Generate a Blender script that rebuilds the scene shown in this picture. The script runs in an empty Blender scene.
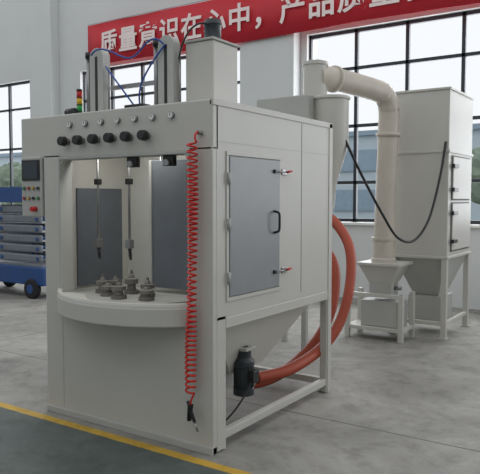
import bpy, bmesh, math, random
from mathutils import Vector, Matrix
random.seed(3)
sc=bpy.context.scene
COL=bpy.context.collection
FPX=645.0; PIT=math.radians(3.37); YAW=math.radians(34.1)

# ---------------- materials ----------------
def lin(c):
    return tuple(((v/255)/12.92 if v/255<=0.04045 else ((v/255+0.055)/1.055)**2.4) for v in c)
def mat(name,rgb,rough=0.5,metal=0.0,noise=0.06,scale=6.0,bump=0.0,emit=0.0):
    m=bpy.data.materials.new(name); m.use_nodes=True
    nt=m.node_tree; b=nt.nodes["Principled BSDF"]
    c=lin(rgb)
    b.inputs["Roughness"].default_value=rough; b.inputs["Metallic"].default_value=metal
    tc=nt.nodes.new("ShaderNodeTexCoord"); nz=nt.nodes.new("ShaderNodeTexNoise")
    nz.inputs["Scale"].default_value=scale; nz.inputs["Detail"].default_value=5
    nt.links.new(tc.outputs["Object"],nz.inputs["Vector"])
    rp=nt.nodes.new("ShaderNodeValToRGB")
    rp.color_ramp.elements[0].position=0.3; rp.color_ramp.elements[1].position=0.7
    rp.color_ramp.elements[0].color=(*[v*(1-noise) for v in c],1)
    rp.color_ramp.elements[1].color=(*[min(1,v*(1+noise)) for v in c],1)
    nt.links.new(nz.outputs["Fac"],rp.inputs["Fac"]); nt.links.new(rp.outputs["Color"],b.inputs["Base Color"])
    if bump>0:
        bp=nt.nodes.new("ShaderNodeBump"); bp.inputs["Strength"].default_value=bump; bp.inputs["Distance"].default_value=0.01
        n2=nt.nodes.new("ShaderNodeTexNoise"); n2.inputs["Scale"].default_value=scale*12
        nt.links.new(tc.outputs["Object"],n2.inputs["Vector"])
        nt.links.new(n2.outputs["Fac"],bp.inputs["Height"]); nt.links.new(bp.outputs["Normal"],b.inputs["Normal"])
    if emit>0:
        b.inputs["Emission Color"].default_value=(*c,1); b.inputs["Emission Strength"].default_value=emit
    return m
M_body=mat("painted_steel_offwhite",(191,189,182),0.45,noise=0.03,scale=2)
M_body2=mat("painted_steel_grey",(174,174,169),0.5,noise=0.04,scale=3)
M_inner=mat("inner_lining_white",(200,201,196),0.6,noise=0.05)
M_door=mat("door_grey",(134,137,139),0.4,noise=0.03)
M_seam=mat("seam_dark",(95,96,95),0.7)
M_rub=mat("rubber_curtain_grey",(98,103,109),0.7,noise=0.08)
M_blk=mat("black_plastic",(28,28,30),0.4)
M_dkg=mat("dark_motor_paint",(45,52,56),0.45,noise=0.1)
M_steel=mat("bare_steel",(150,150,150),0.35,0.8)
M_fix=mat("fixture_steel",(120,116,110),0.5,0.3,noise=0.12)
M_table=mat("turntable_steel",(160,159,154),0.55,0.1,noise=0.1)
M_red=mat("red_pu_hose",(205,38,28),0.35)
M_orange=mat("orange_ribbed_hose",(170,74,50),0.5)
M_blue=mat("blue_air_tube",(25,70,150),0.4)
M_lblue=mat("lift_blue_paint",(34,72,128),0.45,noise=0.1)
M_lgrey=mat("lift_grey_paint",(112,118,126),0.5,noise=0.1)
M_duct=mat("duct_ivory",(196,188,176),0.45,noise=0.05)
M_ban=mat("banner_red",(188,26,42),0.6,noise=0.06,scale=1.5)
M_txt=mat("banner_text_white",(236,220,216),0.6)
M_wall=mat("plaster_wall",(206,208,207),0.85,noise=0.03,scale=0.8,bump=0.1)
M_frame=mat("window_frame_dark",(42,46,52),0.5)
M_white=mat("white_enamel",(225,225,222),0.4)
M_green=mat("lamp_green",(30,150,70),0.3); M_yel=mat("lamp_yellow",(215,170,30),0.3); M_rl=mat("lamp_red",(190,30,25),0.3)
M_screen=mat("hmi_screen",(40,52,62),0.15); 
M_tyre=mat("tyre_rubber",(30,30,32),0.8)

def floor_mat():
    m=bpy.data.materials.new("concrete_floor"); m.use_nodes=True; nt=m.node_tree; b=nt.nodes["Principled BSDF"]
    L=nt.links; N=nt.nodes
    geo=N.new("ShaderNodeNewGeometry"); sep=N.new("ShaderNodeSeparateXYZ"); L.new(geo.outputs["Position"],sep.inputs[0])
    n1=N.new("ShaderNodeTexNoise"); n1.inputs["Scale"].default_value=0.8; n1.inputs["Detail"].default_value=12; n1.inputs["Roughness"].default_value=0.72; n1.inputs["Distortion"].default_value=0.6
    L.new(geo.outputs["Position"],n1.inputs["Vector"])
    def ramp(c0,c1,p0=0.36,p1=0.64):
        r=N.new("ShaderNodeValToRGB"); r.color_ramp.elements[0].position=p0; r.color_ramp.elements[1].position=p1
        r.color_ramp.elements[0].color=(*lin(c0),1); r.color_ramp.elements[1].color=(*lin(c1),1); L.new(n1.outputs["Fac"],r.inputs["Fac"]); return r
    conc=ramp((120,118,113),(160,157,150)); grn=ramp((76,84,80),(98,105,101)); yel=ramp((182,144,52),(202,166,70))
    def math_(op,a,bv):
        k=N.new("ShaderNodeMath"); k.operation=op
        if isinstance(a,(int,float)): k.inputs[0].default_value=a
        else: L.new(a,k.inputs[0])
        if isinstance(bv,(int,float)): k.inputs[1].default_value=bv
        else: L.new(bv,k.inputs[1])
        return k.outputs[0]
    def mix(f,a,c):
        k=N.new("ShaderNodeMix"); k.data_type='RGBA'; L.new(f,k.inputs[0]); L.new(a,k.inputs[6]); L.new(c,k.inputs[7]); return k.outputs[2]
    front=math_('LESS_THAN',sep.outputs["Y"],2.86)
    n3=N.new("ShaderNodeTexNoise"); n3.inputs["Scale"].default_value=14; L.new(geo.outputs["Position"],n3.inputs["Vector"])
    wob=math_('MULTIPLY',math_('SUBTRACT',n3.outputs["Fac"],0.5),0.012)
    d=math_('ABSOLUTE',math_('ADD',math_('SUBTRACT',sep.outputs["Y"],2.86),wob),0)
    line=math_('LESS_THAN',d,0.034)
    base=mix(front,conc.outputs[0],grn.outputs[0])
    def joint(ax,off,per):
        f=math_('FRACT',math_('DIVIDE',math_('ADD',sep.outputs[ax],off),per),0)
        return math_('LESS_THAN',f,0.012/per*1.2)
    j=math_('MAXIMUM',joint("X",101.9,6.0),joint("Y",100.0-3.9+0.0,5.0))
    k=N.new("ShaderNodeRGB"); k.outputs[0].default_value=(*lin((98,96,92)),1)
    base=mix(j,base,k.outputs[0])
    n2=N.new("ShaderNodeTexNoise"); n2.inputs["Scale"].default_value=5; n2.inputs["Detail"].default_value=14; n2.inputs["Roughness"].default_value=0.75; L.new(geo.outputs["Position"],n2.inputs["Vector"])
    r2=N.new("ShaderNodeValToRGB"); r2.color_ramp.elements[0].position=0.30; r2.color_ramp.elements[1].position=0.52
    r2.color_ramp.elements[0].color=(0.62,0.62,0.61,1); r2.color_ramp.elements[1].color=(1,1,1,1); L.new(n2.outputs["Fac"],r2.inputs["Fac"])
    mm=N.new("ShaderNodeMix"); mm.data_type='RGBA'; mm.blend_type='MULTIPLY'; mm.inputs[0].default_value=1
    L.new(mix(line,base,yel.outputs[0]),mm.inputs[6]); L.new(r2.outputs[0],mm.inputs[7]); L.new(mm.outputs[2],b.inputs["Base Color"])
    b.inputs["Roughness"].default_value=0.68; b.inputs["Specular IOR Level"].default_value=0.3
    bp=N.new("ShaderNodeBump"); bp.inputs["Strength"].default_value=0.3; bp.inputs["Distance"].default_value=0.01; L.new(n2.outputs["Fac"],bp.inputs["Height"]); L.new(bp.outputs["Normal"],b.inputs["Normal"])
    return m
M_floor=floor_mat()

# ---------------- helpers ----------------
def empty(name,loc=(0,0,0)):
    e=bpy.data.objects.new(name,None); e.empty_display_size=0.1; e.location=loc; COL.objects.link(e); return e
def link(name,me,m,parent,smooth=False):
    o=bpy.data.objects.new(name,me); COL.objects.link(o)
    if m: me.materials.append(m)
    if smooth:
        for p in me.polygons: p.use_smooth=True
    if parent:
        o.parent=parent; o.matrix_parent_inverse=Matrix.Translation(-Vector(parent.location))
    return o
def box(name,a,b,m,parent=None,bev=0.004):
    bm=bmesh.new(); bmesh.ops.create_cube(bm,size=1)
    for v in bm.verts:
        v.co=Vector([(a[i]+b[i])/2+v.co[i]*abs(b[i]-a[i]) for i in range(3)])
    me=bpy.data.meshes.new(name); bm.to_mesh(me); bm.free()
    o=link(name,me,m,parent)
    if bev>0:
        md=o.modifiers.new("bev","BEVEL"); md.width=min(bev,0.4*min(abs(b[i]-a[i]) for i in range(3))); md.segments=2
    return o
def cyl(name,p0,p1,r,m,parent=None,r2=None,seg=28,bev=0.0,cap=True):
    p0=Vector(p0);p1=Vector(p1); d=p1-p0
    bm=bmesh.new(); bmesh.ops.create_cone(bm,cap_ends=cap,segments=seg,radius1=r,radius2=r if r2 is None else r2,depth=d.length)
    q=d.to_track_quat('Z','Y').to_matrix().to_4x4(); q.translation=(p0+p1)/2
    bm.transform(q)
    for f in bm.faces: f.smooth=len(f.verts)==4
    me=bpy.data.meshes.new(name); bm.to_mesh(me); bm.free()
    o=link(name,me,m,parent)
    if bev>0:
        md=o.modifiers.new("bev","BEVEL"); md.width=bev; md.segments=2; md.limit_method='ANGLE'
    return o
def lathe(name,prof,c,m,parent=None,seg=32):
    bm=bmesh.new(); rings=[]
    for r,z in prof:
        rings.append([bm.verts.new((c[0]+r*math.cos(2*math.pi*i/seg),c[1]+r*math.sin(2*math.pi*i/seg),c[2]+z)) for i in range(seg)])
    for k in range(len(rings)-1):
        for i in range(seg):
            f=bm.faces.new((rings[k][i],rings[k][(i+1)%seg],rings[k+1][(i+1)%seg],rings[k+1][i])); f.smooth=True
    bm.faces.new(list(reversed(rings[0]))); bm.faces.new(rings[-1])
    me=bpy.data.meshes.new(name); bm.to_mesh(me); bm.free()
    o=link(name,me,m,parent); md=o.modifiers.new("es","EDGE_SPLIT"); md.split_angle=math.radians(35); return o
def frustum(name,a0,a1,z0,b0,b1,z1,m,parent=None):
    vs=[(a0[0],a0[1],z0),(a1[0],a0[1],z0),(a1[0],a1[1],z0),(a0[0],a1[1],z0),(b0[0],b0[1],z1),(b1[0],b0[1],z1),(b1[0],b1[1],z1),(b0[0],b1[1],z1)]
    fs=[(3,2,1,0),(4,5,6,7),(0,1,5,4),(1,2,6,5),(2,3,7,6),(3,0,4,7)]
    me=bpy.data.meshes.new(name); me.from_pydata(vs,[],fs); return link(name,me,m,parent)
def prism(name,pts,z0,z1,m,parent=None,bev=0.003):
    bm=bmesh.new(); lo=[bm.verts.new((x,y,z0)) for x,y in pts]; hi=[bm.verts.new((x,y,z1)) for x,y in pts]
    bm.faces.new(list(reversed(lo))); bm.faces.new(hi); n=len(pts)
    for i in range(n): bm.faces.new((lo[i],lo[(i+1)%n],hi[(i+1)%n],hi[i]))
    bmesh.ops.recalc_face_normals(bm,faces=bm.faces)
    me=bpy.data.meshes.new(name); bm.to_mesh(me); bm.free(); o=link(name,me,m,parent)
    if bev>0: md=o.modifiers.new("bev","BEVEL"); md.width=bev; md.segments=2; md.limit_method='ANGLE'
    return o
def tube(name,pts,r,m,parent=None,smooth=True,res=8):
    cu=bpy.data.curves.new(name,'CURVE'); cu.dimensions='3D'; cu.bevel_depth=r; cu.bevel_resolution=4; cu.use_fill_caps=True
    if smooth:
        s=cu.splines.new('NURBS'); s.points.add(len(pts)-1); s.order_u=4; s.use_endpoint_u=True; s.resolution_u=res
    else:
        s=cu.splines.new('POLY'); s.points.add(len(pts)-1)
    for i,p in enumerate(pts): s.points[i].co=(*p,1)
    s.use_smooth=True
    cu.materials.append(m)
    o=bpy.data.objects.new(name,cu); COL.objects.link(o)
    if parent: o.parent=parent; o.matrix_parent_inverse=Matrix.Translation(-Vector(parent.location))
    return o
def catmull(pts,n=12):
    P=[Vector(p) for p in pts]; P=[2*P[0]-P[1]]+P+[2*P[-1]-P[-2]]; out=[]
    for i in range(1,len(P)-2):
        for k in range(n):
            t=k/n; a,b,c,d=P[i-1:i+3]
            out.append(0.5*((2*b)+(c-a)*t+(2*a-5*b+4*c-d)*t*t+(-a+3*b-3*c+d)*t**3))
    out.append(P[-2]); return out
def ribbed(name,pts,r,m,parent,pitch=0.024,amp=0.09,n=40):
    path=catmull(pts,n)
    L=[0]
    for i in range(1,len(path)): L.append(L[-1]+(path[i]-path[i-1]).length)
    tot=L[-1]; step=pitch/2; N=int(tot/step); res=[];j=0
    for k in range(N+1):
        s=tot*k/N
        while j<len(L)-2 and L[j+1]<s: j+=1
        f=(s-L[j])/max(1e-9,L[j+1]-L[j]); res.append(path[j].lerp(path[j+1],f))
    bm=bmesh.new(); seg=16; rings=[]; prev=None
    for k,p in enumerate(res):
        t=(res[min(k+1,N)]-res[max(k-1,0)]).normalized()
        if prev is None: u=t.orthogonal().normalized()
        else: u=(prev-t*prev.dot(t)).normalized()
        prev=u; w=t.cross(u); rr=r*(1+(amp if k%2 else -amp))
        rings.append([bm.verts.new(p+rr*(u*math.cos(2*math.pi*i/seg)+w*math.sin(2*math.pi*i/seg))) for i in range(seg)])
    for k in range(N):
        for i in range(seg):
            f=bm.faces.new((rings[k][i],rings[k][(i+1)%seg],rings[k+1][(i+1)%seg],rings[k+1][i])); f.smooth=True
    bm.faces.new(list(reversed(rings[0]))); bm.faces.new(rings[-1])
    me=bpy.data.meshes.new(name); bm.to_mesh(me); bm.free(); return link(name,me,m,parent)

# ---------------- room ----------------
WY=9.0
box("floor",(-18,-4,-0.1),(6,WY+0.3,0),M_floor,bev=0)
wins=[(-15.6,-11.5),(-9.94,-6.0),(-4.84,-0.9),(0.5,4.4)]
ZS,ZT=1.15,4.04; HT=6.5
wb=empty("wall_back",(-6,WY,0))
x=-18
for i,(a,b) in enumerate(wins):
    box("pier_%d"%i,(x,WY,0),(a,WY+0.3,HT),M_wall,wb,0)
    box("sill_wall_%d"%i,(a,WY,0),(b,WY+0.3,ZS),M_wall,wb,0)
    box("lintel_%d"%i,(a,WY,ZT),(b,WY+0.3,HT),M_wall,wb,0); x=b
box("pier_end",(x,WY,0),(6,WY+0.3,HT),M_wall,wb,0)
wl=empty("wall_left",(-18.3,0,0)); box("wall_left_panel",(-18.3,-4,0),(-18,WY+0.3,HT),M_wall,wl,0)
wr=empty("wall_right",(6.3,0,0)); box("wall_right_panel",(6,-4,0),(6.3,WY+0.3,HT),M_wall,wr,0)
wf=empty("shade_wall_front",(-6,-4.2,0)); box("shade_wall_front_panel",(-18.3,-4.3,0),(6.3,-4,HT),M_wall,wf,0)  # unseen wall added behind the camera to dim light on front faces
for i,(a,b) in enumerate([(-5.95,-4.95),(-11.2,-10.55)]):
    e=empty("trim_%d"%(i+1),((a+b)/2,WY,0)); box("pilaster",(a,WY-0.22,0),(b,WY-0.001,HT),M_wall,e,0.01)
for i,(a,b) in enumerate(wins):
    e=empty("window_%d"%(i+1),((a+b)/2,WY,ZS))
    y0,y1=WY+0.08,WY+0.14
    n=5
    for k in range(n+1):
        xx=a+(b-a)*k/n; w=0.035 if k in(0,n) else 0.026
        box("mullion_%d"%k,(max(a,xx-w),y0,ZS),(min(b,xx+w),y1,ZT),M_frame,e,0.004)
    for k,z in enumerate([ZS+0.03,1.75,2.6,3.46,ZT-0.03]):
        w=0.025
        box("rail_%d"%k,(a,y0,z-w),(b,y1,z+w),M_frame,e,0.004)
    box("sill_board",(a-0.03,WY-0.05,ZS-0.04),(b+0.03,WY+0.06,ZS),M_white,e,0.006)
# exterior
M_ext=mat("exterior_facade",(190,204,212),0.8,noise=0.05,scale=0.3); M_extw=mat("exterior_window_band",(142,162,178),0.5)
M_leaf=mat("foliage",(128,144,126),0.9,noise=0.3,scale=3); M_bark=mat("bark",(90,80,70),0.9)
ext=empty("neighbouring_building",(-8,26,0))
box("facade",(-40,26,-0.1),(8,30,4.2),M_ext,ext,0)
for z in (1.0,2.7):
    for k in range(14): box("window_band_%d_%d"%(int(z*10),k),(-39+k*3.3,25.9,z),(-37+k*3.3,25.99,z+0.9),M_extw,ext,0)
box("roof_parapet",(-40,25.8,4.2),(8,30,4.4),M_extw,ext,0)
box("ground",(-45,WY+0.3,-0.2),(20,30,-0.1),mat("exterior_ground",(150,152,150),0.9),None,0)
for i,(tx,ty,th) in enumerate([(-22,17,2.6),(-19.5,18,3.0),(-15,16,2.4),(-3.4,17,2.3),(-0.5,18,2.7)]):
    tr=empty("street_tree" if i==0 else "street_tree.%03d"%i,(tx,ty,-0.1))
    cyl("trunk",(tx,ty,-0.1),(tx,ty,th*0.6),0.09,M_bark,tr,r2=0.05,seg=12)
    bm=bmesh.new()
    for k in range(9):
        m4=Matrix.Translation((tx+random.uniform(-.7,.7),ty+random.uniform(-.7,.7),th*0.75+random.uniform(-.5,.5)))
        bmesh.ops.create_icosphere(bm,subdivisions=3,radius=random.uniform(.4,.7),matrix=m4)
    for v in bm.verts: v.co+=Vector((random.uniform(-1,1),random.uniform(-1,1),random.uniform(-1,1)))*0.07
    me=bpy.data.meshes.new("crown"); bm.to_mesh(me); bm.free(); link("crown",me,M_leaf,tr)

# banner
ban=empty("banner",(-4,8.7,4.4))
bx0,bx1=-9.4,2.0; nb=60
bm=bmesh.new(); rows=[]
for i in range(nb+1):
    X=bx0+(bx1-bx0)*i/nb; wv=0.012*math.sin(X*2.1)+0.008*math.sin(X*5.3)
    rows.append([bm.verts.new((X,8.72+wv,z+0.01*math.sin(X*1.3))) for z in (4.02,4.4,4.78)])
for i in range(nb):
    for k in range(2): bm.faces.new((rows[i][k],rows[i+1][k],rows[i+1][k+1],rows[i][k+1])).smooth=True
me=bpy.data.meshes.new("banner_cloth"); bm.to_mesh(me); bm.free(); o=link("banner_cloth",me,M_ban,ban); md=o.modifiers.new("s","SOLIDIFY"); md.thickness=0.004
s="质量意识在心中，产品质量在手中，人人把好质量关"
for i,ch in enumerate(s):
    cu=bpy.data.curves.new("glyph_%d"%i,"FONT"); cu.body=ch; cu.size=0.46; cu.extrude=0.002; cu.offset=0.010; cu.align_x='CENTER'
    cu.materials.append(M_txt)
    t=bpy.data.objects.new("glyph_%d"%i,cu); COL.objects.link(t); t.parent=ban; t.matrix_parent_inverse=Matrix.Translation(-Vector(ban.location))
    t.rotation_euler=(math.pi/2,0,0); t.location=(-8.82+0.487*i,8.685,4.23)
tube("hanging_cord",[(bx0,8.72,4.8),(-4,8.72,4.79),(bx1,8.72,4.8)],0.006,M_steel,ban,False)
for k in range(7):
    X=bx0+0.02+(bx1-bx0-0.04)*k/6
    cyl("wall_hook_%d"%k,(X,8.72,4.79),(X,WY,4.79),0.008,M_steel,ban,seg=10)

# ---------------- sandblasting cabinet ----------------
CB=empty("sandblasting_cabinet",(-2.93,3.73,0))
XL,XR,Y0,Y1,ZT_=-3.66,-2.20,2.97,4.50,2.07
ZR=0.79
box("front_jamb_left",(XL,Y0,0),(-3.49,Y0+0.04,1.80),M_body,CB)
box("front_jamb_right",(-2.37,Y0,0),(XR,Y0+0.04,1.80),M_body,CB)
box("front_lower_panel",(-3.49,Y0+0.004,0.04),(-2.37,Y0+0.03,0.86),M_body,CB,0)
box("header_panel",(-3.90,Y0,1.78),(XR,Y0+0.06,ZT_),M_body,CB,0.008)
box("header_wing",(-3.90,Y0+0.06,1.80),(XL,Y0+0.40,ZT_-0.004),M_body,CB)
box("plinth",(XL,Y0-0.01,0),(XR,Y0+0.05,0.045),M_body2,CB)
for n,a,b in [("lip_top",(-3.49,Y0-0.012,1.765),(-2.37,Y0+0.1,1.782)),("lip_left",(-3.50,Y0-0.012,0.86),(-3.485,Y0+0.1,1.78)),("lip_right",(-2.375,Y0-0.012,0.86),(-2.36,Y0+0.1,1.78))]:
    box(n,a,b,M_body2,CB,0.003)
for nm,xc,sgn in (("corner_gusset_left",-3.485,1),("corner_gusset_right",-2.375,-1)):
    pr=[(xc,1.766)]+[(xc+sgn*(0.06-0.06*math.cos(a)) ,1.766-0.06+0.06*math.sin(a)) for a in [math.pi/2*k/8 for k in range(9)]]
    bm=bmesh.new(); f_=[bm.verts.new((p[0],Y0-0.003,p[1])) for p in pr]; b_=[bm.verts.new((p[0],Y0+0.03,p[1])) for p in pr]
    bm.faces.new(f_); bm.faces.new(list(reversed(b_)))
    for i in range(len(pr)): j=(i+1)%len(pr); bm.faces.new((f_[j],f_[i],b_[i],b_[j]))
    bmesh.ops.recalc_face_normals(bm,faces=bm.faces); me=bpy.data.meshes.new(nm); bm.to_mesh(me); bm.free(); link(nm,me,M_body,CB)
cx=-2.93; hw=0.60; sag=0.27; R=(hw*hw+sag*sag)/(2*sag); cy=Y0-sag+R
def arc(Rr,y_lim,n=36):
    pts=[]
    amax=math.asin(min(1,hw/R))*1.0
    for i in range(n+1):
        a=-amax+2*amax*i/n; pts.append((cx+Rr*math.sin(a),cy-Rr*math.cos(a)))
    return pts
outer=arc(R,0); outer[0]=(cx-hw,Y0+0.01); outer[-1]=(cx+hw,Y0+0.01)
prism("work_ledge",outer,0.745,0.86,M_body,CB,0.008)
bm=bmesh.new()
o1=arc(R-0.004,0); i1=arc(R-0.03,0)
lo=[bm.verts.new((p[0],p[1],0.858)) for p in o1]; hi=[bm.verts.new((p[0],p[1],0.885)) for p in o1]
lo2=[bm.verts.new((p[0],p[1],0.858)) for p in i1]; hi2=[bm.verts.new((p[0],p[1],0.885)) for p in i1]
for i in range(len(o1)-1):
    bm.faces.new((lo[i],lo[i+1],hi[i+1],hi[i])).smooth=True; bm.faces.new((hi[i],hi[i+1],hi2[i+1],hi2[i])); bm.faces.new((hi2[i],hi2[i+1],lo2[i+1],lo2[i])).smooth=True
bm.faces.new((lo[0],hi[0],hi2[0],lo2[0])); bm.faces.new((lo[-1],lo2[-1],hi2[-1],hi[-1]))
me=bpy.data.meshes.new("ledge_rim"); bm.to_mesh(me); bm.free(); link("ledge_rim",me,M_body,CB)
box("left_wall",(XL,Y0+0.04,ZR),(XL+0.015,Y1,ZT_),M_body,CB,0)
box("back_wall",(XL+0.015,Y1-0.015,ZR),(XR-0.015,Y1,ZT_),M_body,CB,0)
box("roof_panel",(XL,Y0+0.06,ZT_-0.03),(XR,Y1,ZT_),M_body,CB,0.004)
box("side_panel_front",(XR-0.02,Y0+0.04,ZR),(XR,3.11,ZT_-0.03),M_body,CB,0)
box("side_panel_rear",(XR-0.02,3.72,ZR),(XR,Y1,ZT_-0.03),M_body,CB,0)
box("side_panel_top",(XR-0.02,3.11,1.77),(XR,3.72,ZT_-0.03),M_body,CB,0)
box("side_panel_bottom",(XR-0.02,3.11,ZR),(XR,3.72,0.90),M_body,CB,0)
box("chamber_back",(XL+0.015,3.78,0.84),(XR-0.02,3.80,ZT_-0.03),M_inner,CB,0)
box("chamber_floor",(XL+0.015,Y0+0.03,0.80),(XR-0.02,3.80,0.84),M_body2,CB,0)
box("rear_corner_angle",(XR-0.03,Y1-0.05,0),(XR+0.006,Y1+0.006,ZT_),M_body,CB,0.003)
box("roof_edge_angle",(XR-0.02,Y0,ZT_-0.035),(XR+0.006,Y1,ZT_+0.004),M_body,CB,0.003)
box("side_seam",(XR,4.02,ZR+0.05),(XR+0.001,4.026,ZT_-0.04),M_seam,CB,0)
box("panel_seam_upper",(XR,Y0+0.05,1.83),(XR+0.001,Y1-0.05,1.834),M_body2,CB,0)
box("side_door",(XR-0.012,3.125,0.915),(XR+0.012,3.705,1.755),M_door,CB,0.006)
for n,a,b in [("door_frame_top",(XR-0.005,3.10,1.757),(XR+0.008,3.73,1.782)),("door_frame_bottom",(XR-0.005,3.10,0.888),(XR+0.008,3.73,0.913)),("door_frame_front",(XR-0.005,3.10,0.913),(XR+0.008,3.123,1.757)),("door_frame_rear",(XR-0.005,3.707,0.913),(XR+0.008,3.73,1.757))]:
    box(n,a,b,M_body,CB,0.003)
for i,z in enumerate((1.03,1.35,1.62)):
    cyl("door_hinge_%d"%i,(XR+0.016,3.112,z-0.035),(XR+0.016,3.112,z+0.035),0.010,M_body2,CB,seg=14)
tube("door_handle",[(XR+0.012,3.63,1.28),(XR+0.05,3.63,1.285),(XR+0.055,3.63,1.30),(XR+0.055,3.63,1.37),(XR+0.055,3.63,1.40),(XR+0.05,3.63,1.415),(XR+0.012,3.63,1.42)],0.008,M_blk,CB)
for i,z in enumerate((1.68,1.02)):
    box("latch_base_%d"%i,(XR,3.735,z-0.02),(XR+0.012,3.80,z+0.02),M_steel,CB)
    cyl("latch_arm_%d"%i,(XR+0.02,3.64,z),(XR+0.02,3.80,z),0.006,M_steel,CB,seg=12)
    cyl("latch_grip_%d"%i,(XR+0.022,3.78,z),(XR+0.03,3.83,z+0.008),0.008,M_rl,CB,seg=12)
    box("latch_hook_%d"%i,(XR+0.005,3.62,z-0.012),(XR+0.028,3.65,z+0.012),M_blk,CB)
box("front_column_right",(XR-0.06,Y0+0.04,0),(XR,3.10,ZR+0.02),M_body,CB)
box("rear_column_right",(XR-0.06,Y1-0.06,0),(XR-0.002,Y1,ZR),M_body,CB)
box("rear_column_left",(XL,Y1-0.06,0),(XL+0.06,Y1,ZR),M_body,CB)
box("front_column_left",(XL,Y0+0.04,0),(XL+0.06,3.10,ZR+0.02),M_body,CB)
box("mid_rail_right",(XR-0.06,3.10,ZR-0.06),(XR+0.002,Y1-0.02,ZR+0.005),M_body,CB)
box("mid_rail_left",(XL,3.10,ZR-0.06),(XL+0.06,Y1-0.06,ZR),M_body,CB)
box("mid_rail_rear",(XL+0.06,Y1-0.06,ZR-0.06),(XR-0.06,Y1,ZR),M_body,CB)
box("base_rail_right",(XR-0.05,3.10,0.06),(XR-0.005,Y1-0.06,0.11),M_body,CB)
box("base_rail_left",(XL+0.005,3.10,0.06),(XL+0.05,Y1-0.06,0.11),M_body,CB)
box("base_rail_rear",(XL+0.06,Y1-0.055,0.06),(XR-0.06,Y1-0.01,0.11),M_body,CB)
for i,(xx,yy) in enumerate([(XR-0.03,3.03),(XR-0.03,Y1-0.03),(XL+0.03,3.03),(XL+0.03,Y1-0.03)]):
    box("foot_plate_%d"%i,(xx-0.05,yy-0.03,0),(xx+0.03,yy+0.05,0.012),M_body2,CB)
frustum("collection_hopper",(-2.95,3.45),(-2.42,3.85),0.34,(XL+0.06,3.08),(XR-0.062,Y1-0.06),ZR-0.005,M_body,CB)
box("hopper_outlet",(-2.86,3.50,0.20),(-2.50,3.80,0.345),M_body2,CB)
cyl("hopper_outlet_pipe",(-2.60,3.70,0.23),(-2.44,3.80,0.225),0.05,M_body2,CB)
mx,my=-2.36,3.53
lathe("vibrator_motor",[(0.045,0),(0.07,0.01),(0.07,0.05),(0.062,0.055),(0.062,0.20),(0.072,0.205),(0.072,0.235),(0.05,0.26),(0.05,0.31),(0.03,0.33)],(mx,my,0.19),M_dkg,CB)
for k in range(16):
    a=2*math.pi*k/16; cyl("motor_fin_%d"%k,(mx+0.065*math.cos(a),my+0.065*math.sin(a),0.25),(mx+0.065*math.cos(a),my+0.065*math.sin(a),0.39),0.004,M_dkg,CB,seg=6)
box("motor_terminal_box",(mx+0.055,my-0.035,0.29),(mx+0.10,my+0.035,0.37),M_blk,CB)
box("motor_bracket",(mx-0.12,my-0.06,0.50),(mx+0.06,my+0.06,0.52),M_body2,CB)
tube("motor_cable",[(mx+0.08,my-0.03,0.30),(mx+0.07,my-0.14,0.16),(mx+0.02,my-0.3,0.03),(mx,my-0.42,0.09)],0.006,M_blk,CB)
# interior
box("rubber_curtain",(XL+0.017,3.24,0.86),(XL+0.03,3.70,1.58),M_rub,CB,0.003)
box("blast_partition",(-2.97,3.30,0.90),(-2.62,3.315,1.76),M_rub,CB,0.004)
box("blast_partition_edge",(-2.975,3.29,0.90),(-2.955,3.325,1.76),M_body2,CB,0.002)
box("chamber_side_panel",(-2.60,3.30,0.84),(-2.58,3.78,2.03),M_inner,CB,0)
cyl("turntable",(cx,3.26,0.842),(cx,3.26,0.866),0.44,M_table,CB,seg=56,bev=0.006)
FX=[(-3.21,3.08,1.0),(-3.08,3.0,0.8),(-2.93,2.95,1.0),(-3.25,3.24,0.8),(-3.02,3.16,1.25),(-2.74,3.0,0.8),(-2.84,3.12,1.0)]
for k,(fx,fy,h) in enumerate(FX):
    lathe("fixture_%d"%k,[(0.050,0),(0.050,0.022),(0.030,0.026),(0.028,0.050*h),(0.046,0.055*h),(0.046,0.080*h),(0.020,0.085*h),(0.016,0.10*h),(0.009,0.105*h),(0.009,0.125*h)],(fx,fy,0.866),M_fix,CB,24)
for k,(rx,ry) in enumerate([(-3.37,3.2),(-3.12,3.25),(-3.05,3.5)]):
    cyl("gun_rod_%d"%k,(rx,ry,1.10),(rx,ry,2.03),0.009,M_steel,CB,seg=12)
    box("gun_clamp_%d"%k,(rx-0.02,ry-0.02,1.60),(rx+0.02,ry+0.02,1.64),M_blk,CB)
    box("gun_head_%d"%k,(rx-0.022,ry-0.022,1.16),(rx+0.022,ry+0.022,1.22),M_steel,CB)
    cyl("blast_nozzle_%d"%k,(rx,ry,1.16),(rx+0.01,ry,1.08),0.013,M_blk,CB,r2=0.008,seg=12)
for k,xx in enumerate((-2.86,-2.56)):  # small black clamps at the top of the opening, not lamp parts
    box("clamp_bracket_%d"%k,(xx-0.04,Y0+0.03,1.70),(xx+0.04,Y0+0.07,1.765),M_blk,CB)
    cyl("clamp_knuckle_%d"%k,(xx,Y0+0.01,1.72),(xx,Y0+0.05,1.72),0.02,M_steel,CB,seg=16)
for k in range(6):
    xx=-3.41+0.144*k
    cyl("regulator_body_%d"%k,(xx,Y0,1.885),(xx,Y0-0.03,1.885),0.022,M_steel,CB,seg=20)
    cyl("regulator_knob_%d"%k,(xx,Y0-0.028,1.885),(xx,Y0-0.070,1.885),0.034,M_blk,CB,r2=0.030,seg=20,bev=0.004)
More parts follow.
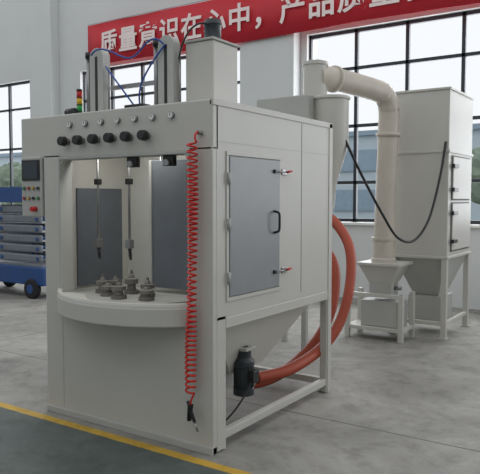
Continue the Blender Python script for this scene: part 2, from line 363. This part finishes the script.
for k in range(7):
    xx=-3.38+0.147*k
    cyl("gauge_body_%d"%k,(xx,Y0,1.995),(xx,Y0-0.018,1.995),0.021,M_steel,CB,seg=24)
    cyl("gauge_face_%d"%k,(xx,Y0-0.018,1.995),(xx,Y0-0.020,1.995),0.017,M_white,CB,seg=24)
    box("gauge_needle_%d"%k,(xx-0.002,Y0-0.022,1.992),(xx+0.002,Y0-0.0205,2.008),M_blk,CB,0)
# roof equipment
def gun_lift(nm,xc,yc):
    w=0.065
    pts=[]; zt=2.56
    for i in range(13):
        a=math.pi*i/12; pts.append((xc+w*math.cos(a),zt-w+w*math.sin(a)))
    prof=[(xc+w,ZT_)]+pts+[(xc-w,ZT_)]
    bm=bmesh.new(); f_=[bm.verts.new((p[0],yc-0.035,p[1])) for p in prof]; b_=[bm.verts.new((p[0],yc+0.035,p[1])) for p in prof]
    bm.faces.new(f_); bm.faces.new(list(reversed(b_)))
    for i in range(len(prof)): j=(i+1)%len(prof); bm.faces.new((f_[j],f_[i],b_[i],b_[j]))
    bmesh.ops.recalc_face_normals(bm,faces=bm.faces)
    me=bpy.data.meshes.new(nm+"_guard"); bm.to_mesh(me); bm.free(); o=link(nm+"_guard",me,M_body2,CB)
    box(nm+"_slot",(xc-0.012,yc-0.037,2.12),(xc+0.012,yc-0.034,2.50),M_blk,CB,0)
    cyl(nm+"_cylinder",(xc-0.095,yc-0.02,ZT_),(xc-0.095,yc-0.02,2.50),0.015,M_steel,CB,seg=16)
    cyl(nm+"_cylinder_cap",(xc-0.095,yc-0.02,2.50),(xc-0.095,yc-0.02,2.54),0.022,M_blk,CB,seg=16)
    cyl(nm+"_rod",(xc+0.09,yc,ZT_),(xc+0.09,yc,2.42),0.008,M_steel,CB,seg=12)
    box(nm+"_base",(xc-0.13,yc-0.06,ZT_),(xc+0.12,yc+0.06,ZT_+0.02),M_body2,CB)
gun_lift("gun_lift_a",-3.42,3.28); gun_lift("gun_lift_b",-2.78,3.28)
box("gearbox_tower",(-2.66,3.30,ZT_),(-2.44,3.58,2.50),M_body,CB,0.01)
box("gearbox_tower_cap",(-2.67,3.29,2.50),(-2.43,3.59,2.515),M_body2,CB,0.004)
lathe("drive_motor",[(0.05,0),(0.06,0.01),(0.055,0.02),(0.055,0.10),(0.062,0.11),(0.05,0.14),(0.02,0.145)],(-2.53,3.42,2.515),M_dkg,CB)
lathe("air_filter_can",[(0.05,0),(0.05,0.18),(0.035,0.22),(0.01,0.23)],(-2.62,3.70,2.30),M_body2,CB)
cyl("air_filter_stand",(-2.62,3.70,ZT_),(-2.62,3.70,2.30),0.03,M_body2,CB)
box("valve_block",(-3.15,3.24,ZT_),(-2.98,3.32,2.14),M_blk,CB)
cyl("roof_motor",(-3.58,3.12,2.105),(-3.50,3.12,2.105),0.03,M_blk,CB,seg=20)
box("roof_motor_foot",(-3.57,3.09,ZT_),(-3.51,3.15,2.08),M_body2,CB)
TB=[[(-3.42,3.2,2.50),(-3.30,3.15,2.56),(-3.1,3.2,2.42),(-2.98,3.2,2.44),(-2.85,3.2,2.58),(-2.78,3.22,2.50)],
[(-3.33,3.25,2.42),(-3.22,3.2,2.34),(-3.12,3.24,2.2),(-3.08,3.27,2.13)],
[(-2.78,3.24,2.5),(-2.9,3.2,2.35),(-3.0,3.2,2.25),(-3.02,3.26,2.13)],
[(-2.69,3.27,2.40),(-2.62,3.24,2.58),(-2.55,3.3,2.66),(-2.50,3.4,2.60)]]
for i,p in enumerate(TB): tube("air_tube_%d"%i,p,0.006,M_blue if i!=3 else M_blk,CB)
box("gun_crossbar",(-3.40,3.36,2.28),(-2.80,3.39,2.31),M_steel,CB,0.003)

CP=empty("control_panel",(-3.78,3.0,1.6))
box("control_box",(-3.895,Y0-0.01,1.375),(-3.675,Y0+0.16,1.795),M_body2,CP,0.008)
box("hmi_bezel",(-3.880,Y0-0.02,1.63),(-3.690,Y0-0.009,1.775),M_blk,CP,0.004)
box("hmi_screen",(-3.865,Y0-0.0225,1.645),(-3.705,Y0-0.0195,1.76),M_screen,CP,0)
cols=[M_green,M_rl,M_yel,M_blk]
for r_ in range(2):
    for k in range(4):
        xx=-3.86+0.05*k; zz=1.575-0.07*r_
        cyl("button_ring_%d_%d"%(r_,k),(xx,Y0-0.01,zz),(xx,Y0-0.016,zz),0.015,M_steel,CP,seg=18)
        cyl("button_%d_%d"%(r_,k),(xx,Y0-0.016,zz),(xx,Y0-0.024,zz),0.009,cols[(k+r_)%4],CP,seg=18)
cyl("emergency_stop",(-3.74,Y0-0.01,1.43),(-3.74,Y0-0.05,1.43),0.018,M_rl,CP,seg=20)
box("box_mount",(-3.68,Y0+0.05,1.45),(-3.658,Y0+0.12,1.75),M_body2,CP)
ST=empty("signal_tower_lamp",(-3.60,3.15,2.07))
sx,sy=-3.60,3.25
cyl("stem",(sx,sy,2.07),(sx,sy,2.13),0.010,M_steel,ST,seg=14); cyl("base",(sx,sy,2.07),(sx,sy,2.08),0.025,M_blk,ST,seg=18)
for k,mm in enumerate((M_green,M_yel,M_rl)): cyl("lens_%d"%k,(sx,sy,2.13+0.05*k),(sx,sy,2.175+0.05*k),0.021,mm,ST,seg=20); cyl("ring_%d"%k,(sx,sy,2.125+0.05*k),(sx,sy,2.131+0.05*k),0.022,M_blk,ST,seg=20)
cyl("cap",(sx,sy,2.275),(sx,sy,2.29),0.022,M_blk,ST,seg=20)

CH=empty("coiled_air_hose",(-2.30,2.92,1.85))
pts=[]; turns=46; zt,zb=1.83,0.36
N=turns*14
for i in range(N+1):
    t=i/N; a=2*math.pi*turns*t; rr=0.027+0.003*math.sin(t*9)
    pts.append((-2.305-0.012*t+0.006*math.sin(5*t)+rr*math.cos(a),2.915+rr*math.sin(a),zt+(zb-zt)*(t+0.012*math.sin(12*t))))
tube("coil",pts,0.006,M_red,CH,False)
tube("coil_top_tail",[(-2.28,2.965,1.88),(-2.28,2.93,1.89),(-2.29,2.91,1.87),pts[0]],0.006,M_red,CH)
cyl("hose_coupling",(-2.28,2.985,1.88),(-2.28,2.94,1.88),0.014,M_steel,CH,seg=16)
tube("coil_bottom_tail",[pts[-1],(-2.31,2.90,0.33),(-2.32,2.91,0.30)],0.006,M_red,CH)
cyl("blow_gun_grip",(-2.32,2.91,0.30),(-2.335,2.915,0.20),0.018,M_blk,CH,r2=0.014,seg=16,bev=0.003)
cyl("blow_gun_barrel",(-2.345,2.915,0.315),(-2.29,2.91,0.20),0.010,M_dkg,CH,seg=14)
cyl("blow_gun_nozzle",(-2.29,2.91,0.20),(-2.262,2.905,0.15),0.006,M_steel,CH,seg=12)

# ---------------- cyclone separator ----------------
CY=empty("cyclone_separator",(-3.0,5.6,0))
cyc=(-2.76,5.62)
box("inlet_chamber",(-3.43,5.35,1.95),(-2.86,5.9,2.47),M_body2,CY,0.01)
frustum("chamber_hopper",(-3.25,5.5),(-3.0,5.75),1.5,(-3.42,5.36),(-2.87,5.89),1.95,M_body2,CY)
lathe("cyclone_barrel",[(0.05,1.50),(0.055,1.62),(0.17,2.02),(0.17,2.44),(0.185,2.44),(0.185,2.46),(0.17,2.47)],(cyc[0],cyc[1],0),M_body,CY,36)
lathe("outlet_pipe",[(0.115,2.47),(0.115,2.78),(0.125,2.78),(0.125,2.81),(0.06,2.83)],(-2.93,5.62,0),M_body,CY,32)
tube("outlet_elbow_a",[(-2.76,5.62,1.52),(-2.76,5.62,1.44),(-2.74,5.56,1.40),(-2.72,5.44,1.40),(-2.72,5.352,1.40)],0.046,M_body2,CY)
tube("outlet_elbow_b",[(-3.12,5.62,1.52),(-3.12,5.62,1.42),(-3.10,5.56,1.33),(-3.02,5.44,1.32),(-3.02,5.352,1.32)],0.046,M_body2,CY)
for i,(xx,yy) in enumerate([(-3.40,5.38),(-3.40,5.86),(-2.90,5.86),(-2.90,5.38)]):
    box("stand_leg_%d"%i,(xx-0.025,yy-0.025,0),(xx+0.025,yy+0.025,1.97),M_body2,CY)
box("stand_brace_front",(-3.375,5.365,0.5),(-2.925,5.395,0.55),M_body2,CY)
box("stand_brace_rear",(-3.375,5.845,0.5),(-2.925,5.875,0.55),M_body2,CY)

DU=empty("exhaust_duct",(-2.7,6.2,2.6))
tube("duct_pipe",[tuple(p) for p in catmull([(-2.90,5.62,2.665),(-2.80,5.80,2.665),(-2.62,6.38,2.62),(-2.575,6.52,2.57),(-2.56,6.585,2.46),(-2.565,6.6,2.30),(-2.60,6.6,1.05)],14)],0.112,M_duct,DU,False)
cyl("flange_a",(-2.815,5.77,2.667),(-2.805,5.80,2.665),0.13,M_duct,DU)
cyl("flange_b",(-2.568,6.6,2.20),(-2.569,6.6,2.16),0.127,M_duct,DU)

DC=empty("dust_collector",(-2.3,7.3,0))
dx0,dx1,dy0,dy1=-2.62,-2.0,6.86,7.78
box("filter_housing",(dx0,dy0,0.88),(dx1,dy1,2.66),M_body,DC,0.01)
box("top_cap",(dx0-0.015,dy0-0.015,2.645),(dx1+0.015,dy1+0.015,2.67),M_body,DC,0.005)
box("mid_flange",(dx0-0.012,dy0-0.012,1.99),(dx1+0.012,dy1+0.012,2.02),M_body,DC,0.004)
box("lower_flange",(dx0-0.012,dy0-0.012,0.86),(dx1+0.012,dy1+0.012,0.89),M_body,DC,0.004)
frustum("dust_hopper",(-2.45,7.15),(-2.17,7.45),0.42,(dx0+0.02,dy0+0.02),(dx1-0.02,dy1-0.02),0.87,M_body2,DC)
box("dust_drawer",(-2.50,7.10,0.14),(-2.12,7.50,0.42),M_body2,DC)
for i,(a,b) in enumerate([(1.50,1.95),(0.95,1.45)]):
    box("access_door_%d"%i,(dx1,dy0+0.12,a),(dx1+0.02,dy1-0.12,b),M_body,DC,0.004)
    box("door_seal_%d"%i,(dx1,dy0+0.105,a-0.015),(dx1+0.008,dy1-0.105,b+0.015),M_seam,DC,0)
    for k,zz in enumerate((a+0.1,b-0.1)):
        box("door_latch_%d_%d"%(i,k),(dx1+0.02,dy0+0.06,zz-0.02),(dx1+0.05,dy0+0.22,zz+0.02),M_blk,DC)
for i,(xx,yy) in enumerate([(dx0+0.03,dy0+0.03),(dx1-0.03,dy0+0.03),(dx0+0.03,dy1-0.03),(dx1-0.03,dy1-0.03)]):
    box("leg_%d"%i,(xx-0.03,yy-0.03,0),(xx+0.03,yy+0.03,0.88),M_body,DC)
    box("leg_foot_%d"%i,(xx-0.05,yy-0.05,0),(xx+0.05,yy+0.05,0.012),M_body2,DC)
box("leg_rail_side",(dx1-0.05,dy0+0.06,0.14),(dx1-0.01,dy1-0.06,0.18),M_body,DC)
box("leg_rail_front",(dx0+0.06,dy0+0.01,0.14),(dx1-0.06,dy0+0.05,0.18),M_body,DC)

SH=empty("settling_hopper",(-2.7,6.6,0))
frustum("flared_bin",(-2.72,6.50),(-2.47,6.70),0.60,(-2.81,6.42),(-2.37,6.80),0.80,M_body,SH)
box("bin_rim",(-2.83,6.40,0.795),(-2.35,6.82,0.825),M_body,SH,0.004)
lathe("duct_spigot",[(0.13,0.825),(0.13,0.86),(0.118,0.87),(0.118,1.06),(0.13,1.06),(0.13,1.09)],(-2.60,6.6,0),M_duct,SH)
box("rotary_valve",(-2.72,6.50,0.46),(-2.47,6.70,0.60),M_body2,SH)
box("dust_bucket",(-2.80,6.46,0.14),(-2.38,6.76,0.42),M_body2,SH,0.012)
cyl("valve_shaft",(-2.47,6.6,0.55),(-2.40,6.6,0.55),0.02,M_steel,SH,seg=14)
box("stand_shelf",(-2.96,6.42,0.10),(-2.32,6.80,0.14),M_body,SH)
for i,(xx,yy) in enumerate([(-2.94,6.44),(-2.34,6.44),(-2.94,6.78),(-2.34,6.78)]):
    box("stand_leg_%d"%i,(xx-0.025,yy-0.025,0),(xx+0.025,yy+0.025,0.5),M_body,SH)
box("stand_top_rail",(-2.96,6.42,0.46),(-2.32,6.46,0.50),M_body,SH)

HO=empty("suction_hose",(-2.3,5.0,0))
ribbed("hose_outer",[(-2.72,5.345,1.40),(-2.70,5.28,1.395),(-2.47,5.16,1.28),(-2.27,5.0,1.08),(-2.20,4.85,0.78),(-2.22,4.70,0.50),(-2.28,4.50,0.33),(-2.33,4.10,0.245),(-2.44,3.82,0.225)],0.040,M_orange,HO)
ribbed("hose_inner",[(-3.02,5.345,1.32),(-2.99,5.27,1.31),(-2.68,5.14,1.15),(-2.42,5.0,0.95),(-2.34,4.84,0.65),(-2.38,4.66,0.38),(-2.50,4.40,0.17),(-2.56,4.10,0.12),(-2.62,3.85,0.15),(-2.68,3.80,0.22)],0.040,M_orange,HO)
PC=empty("power_cable",(-2.3,6.0,0))
tube("cable",[tuple(p) for p in catmull([(-2.60,5.60,2.05),(-2.48,5.75,1.70),(-2.36,5.95,1.35),(-2.28,6.15,1.12),(-2.2,6.4,1.08),(-2.12,6.62,1.3),(-2.06,6.78,1.75),(-2.03,6.845,2.10)],10)],0.013,M_blk,PC,False)

SL=empty("scissor_lift",(-8.7,6.6,0))
lx0,lx1,ly0,ly1=-9.7,-7.76,6.20,6.95
box("chassis",(lx0,ly0+0.04,0.20),(lx1,ly1-0.04,0.48),M_lblue,SL,0.02)
box("chassis_top",(lx0+0.03,ly0+0.06,0.48),(lx1-0.03,ly1-0.06,0.52),M_lgrey,SL)
for i,(xx,yy) in enumerate([(lx0+0.25,ly0),(lx1-0.25,ly0),(lx0+0.25,ly1),(lx1-0.25,ly1)]):
    s_=0.10 if yy==ly0 else -0.10
    cyl("wheel_%d"%i,(xx,yy,0.15),(xx,yy+s_,0.15),0.15,M_tyre,SL,bev=0.02); cyl("hub_%d"%i,(xx,yy-s_*0.05,0.15),(xx,yy+s_*0.3,0.15),0.07,M_lblue,SL)
for k in range(6):
    z=0.55+0.148*k
    for j,yy in enumerate((ly0+0.05,ly1-0.11)):
        box("scissor_arm_%d_%d"%(k,j),(lx0+0.06,yy,z),(lx1-0.05,yy+0.06,z+0.115),M_lgrey,SL,0.035)
        cyl("pivot_%d_%d"%(k,j),(lx1-0.12,yy-0.015,z+0.055),(lx1-0.12,yy+0.075,z+0.055),0.028,M_lblue,SL,seg=14)
        cyl("mid_pivot_%d_%d"%(k,j),((lx0+lx1)/2,yy-0.015,z+0.055),((lx0+lx1)/2,yy+0.075,z+0.055),0.03,M_lblue,SL,seg=14)
    cyl("cross_tube_%d"%k,(lx1-0.30,ly0+0.1,z+0.055),(lx1-0.30,ly1-0.1,z+0.055),0.03,M_lblue,SL,seg=14)
box("platform",(lx0-0.02,ly0,1.45),(lx1+0.02,ly1,1.56),M_lblue,SL,0.01)
box("toe_board",(lx0-0.02,ly0,1.56),(lx1+0.02,ly0+0.02,1.68),M_lblue,SL,0.004)
box("toe_board_end",(lx1,ly0+0.02,1.56),(lx1+0.02,ly1,1.68),M_lblue,SL,0.004)
box("ladder_end",(lx1,ly0+0.15,0.25),(lx1+0.03,ly1-0.15,0.5),M_lgrey,SL)

# ---------------- lights ----------------
def area(name,loc,rot,sx,sy,power,col):
    l=bpy.data.lights.new(name,'AREA'); l.shape='RECTANGLE'; l.size=sx; l.size_y=sy; l.energy=power; l.color=col
    o=bpy.data.objects.new(name,l); COL.objects.link(o); o.location=loc; o.rotation_euler=rot; return o
for i,(a,b) in enumerate(wins):
    area("window_daylight_%d"%(i+1),((a+b)/2,WY+0.35,(ZS+ZT)/2),(math.radians(-90),0,0),b-a,ZT-ZS,170,(0.93,0.96,1.0))
area("chamber_fill",(-3.0,3.2,2.02),(0,0,0),0.5,0.15,5.0,(1,0.99,0.96))  # added fill light to brighten the chamber, no real fixture behind it
w=bpy.data.worlds.new("overcast_sky"); sc.world=w; w.use_nodes=True
bg=w.node_tree.nodes["Background"]; bg.inputs[0].default_value=(0.91,0.94,0.97,1); bg.inputs[1].default_value=1.03

cam=bpy.data.cameras.new("camera"); c=bpy.data.objects.new("camera",cam); COL.objects.link(c)
c.location=(0,0,1.5); c.rotation_euler=(math.pi/2-PIT,0,YAW)
cam.sensor_fit='HORIZONTAL'; cam.sensor_width=36; cam.lens=FPX/480*36; cam.clip_end=200
sc.camera=c
sc.view_settings.view_transform='Standard'
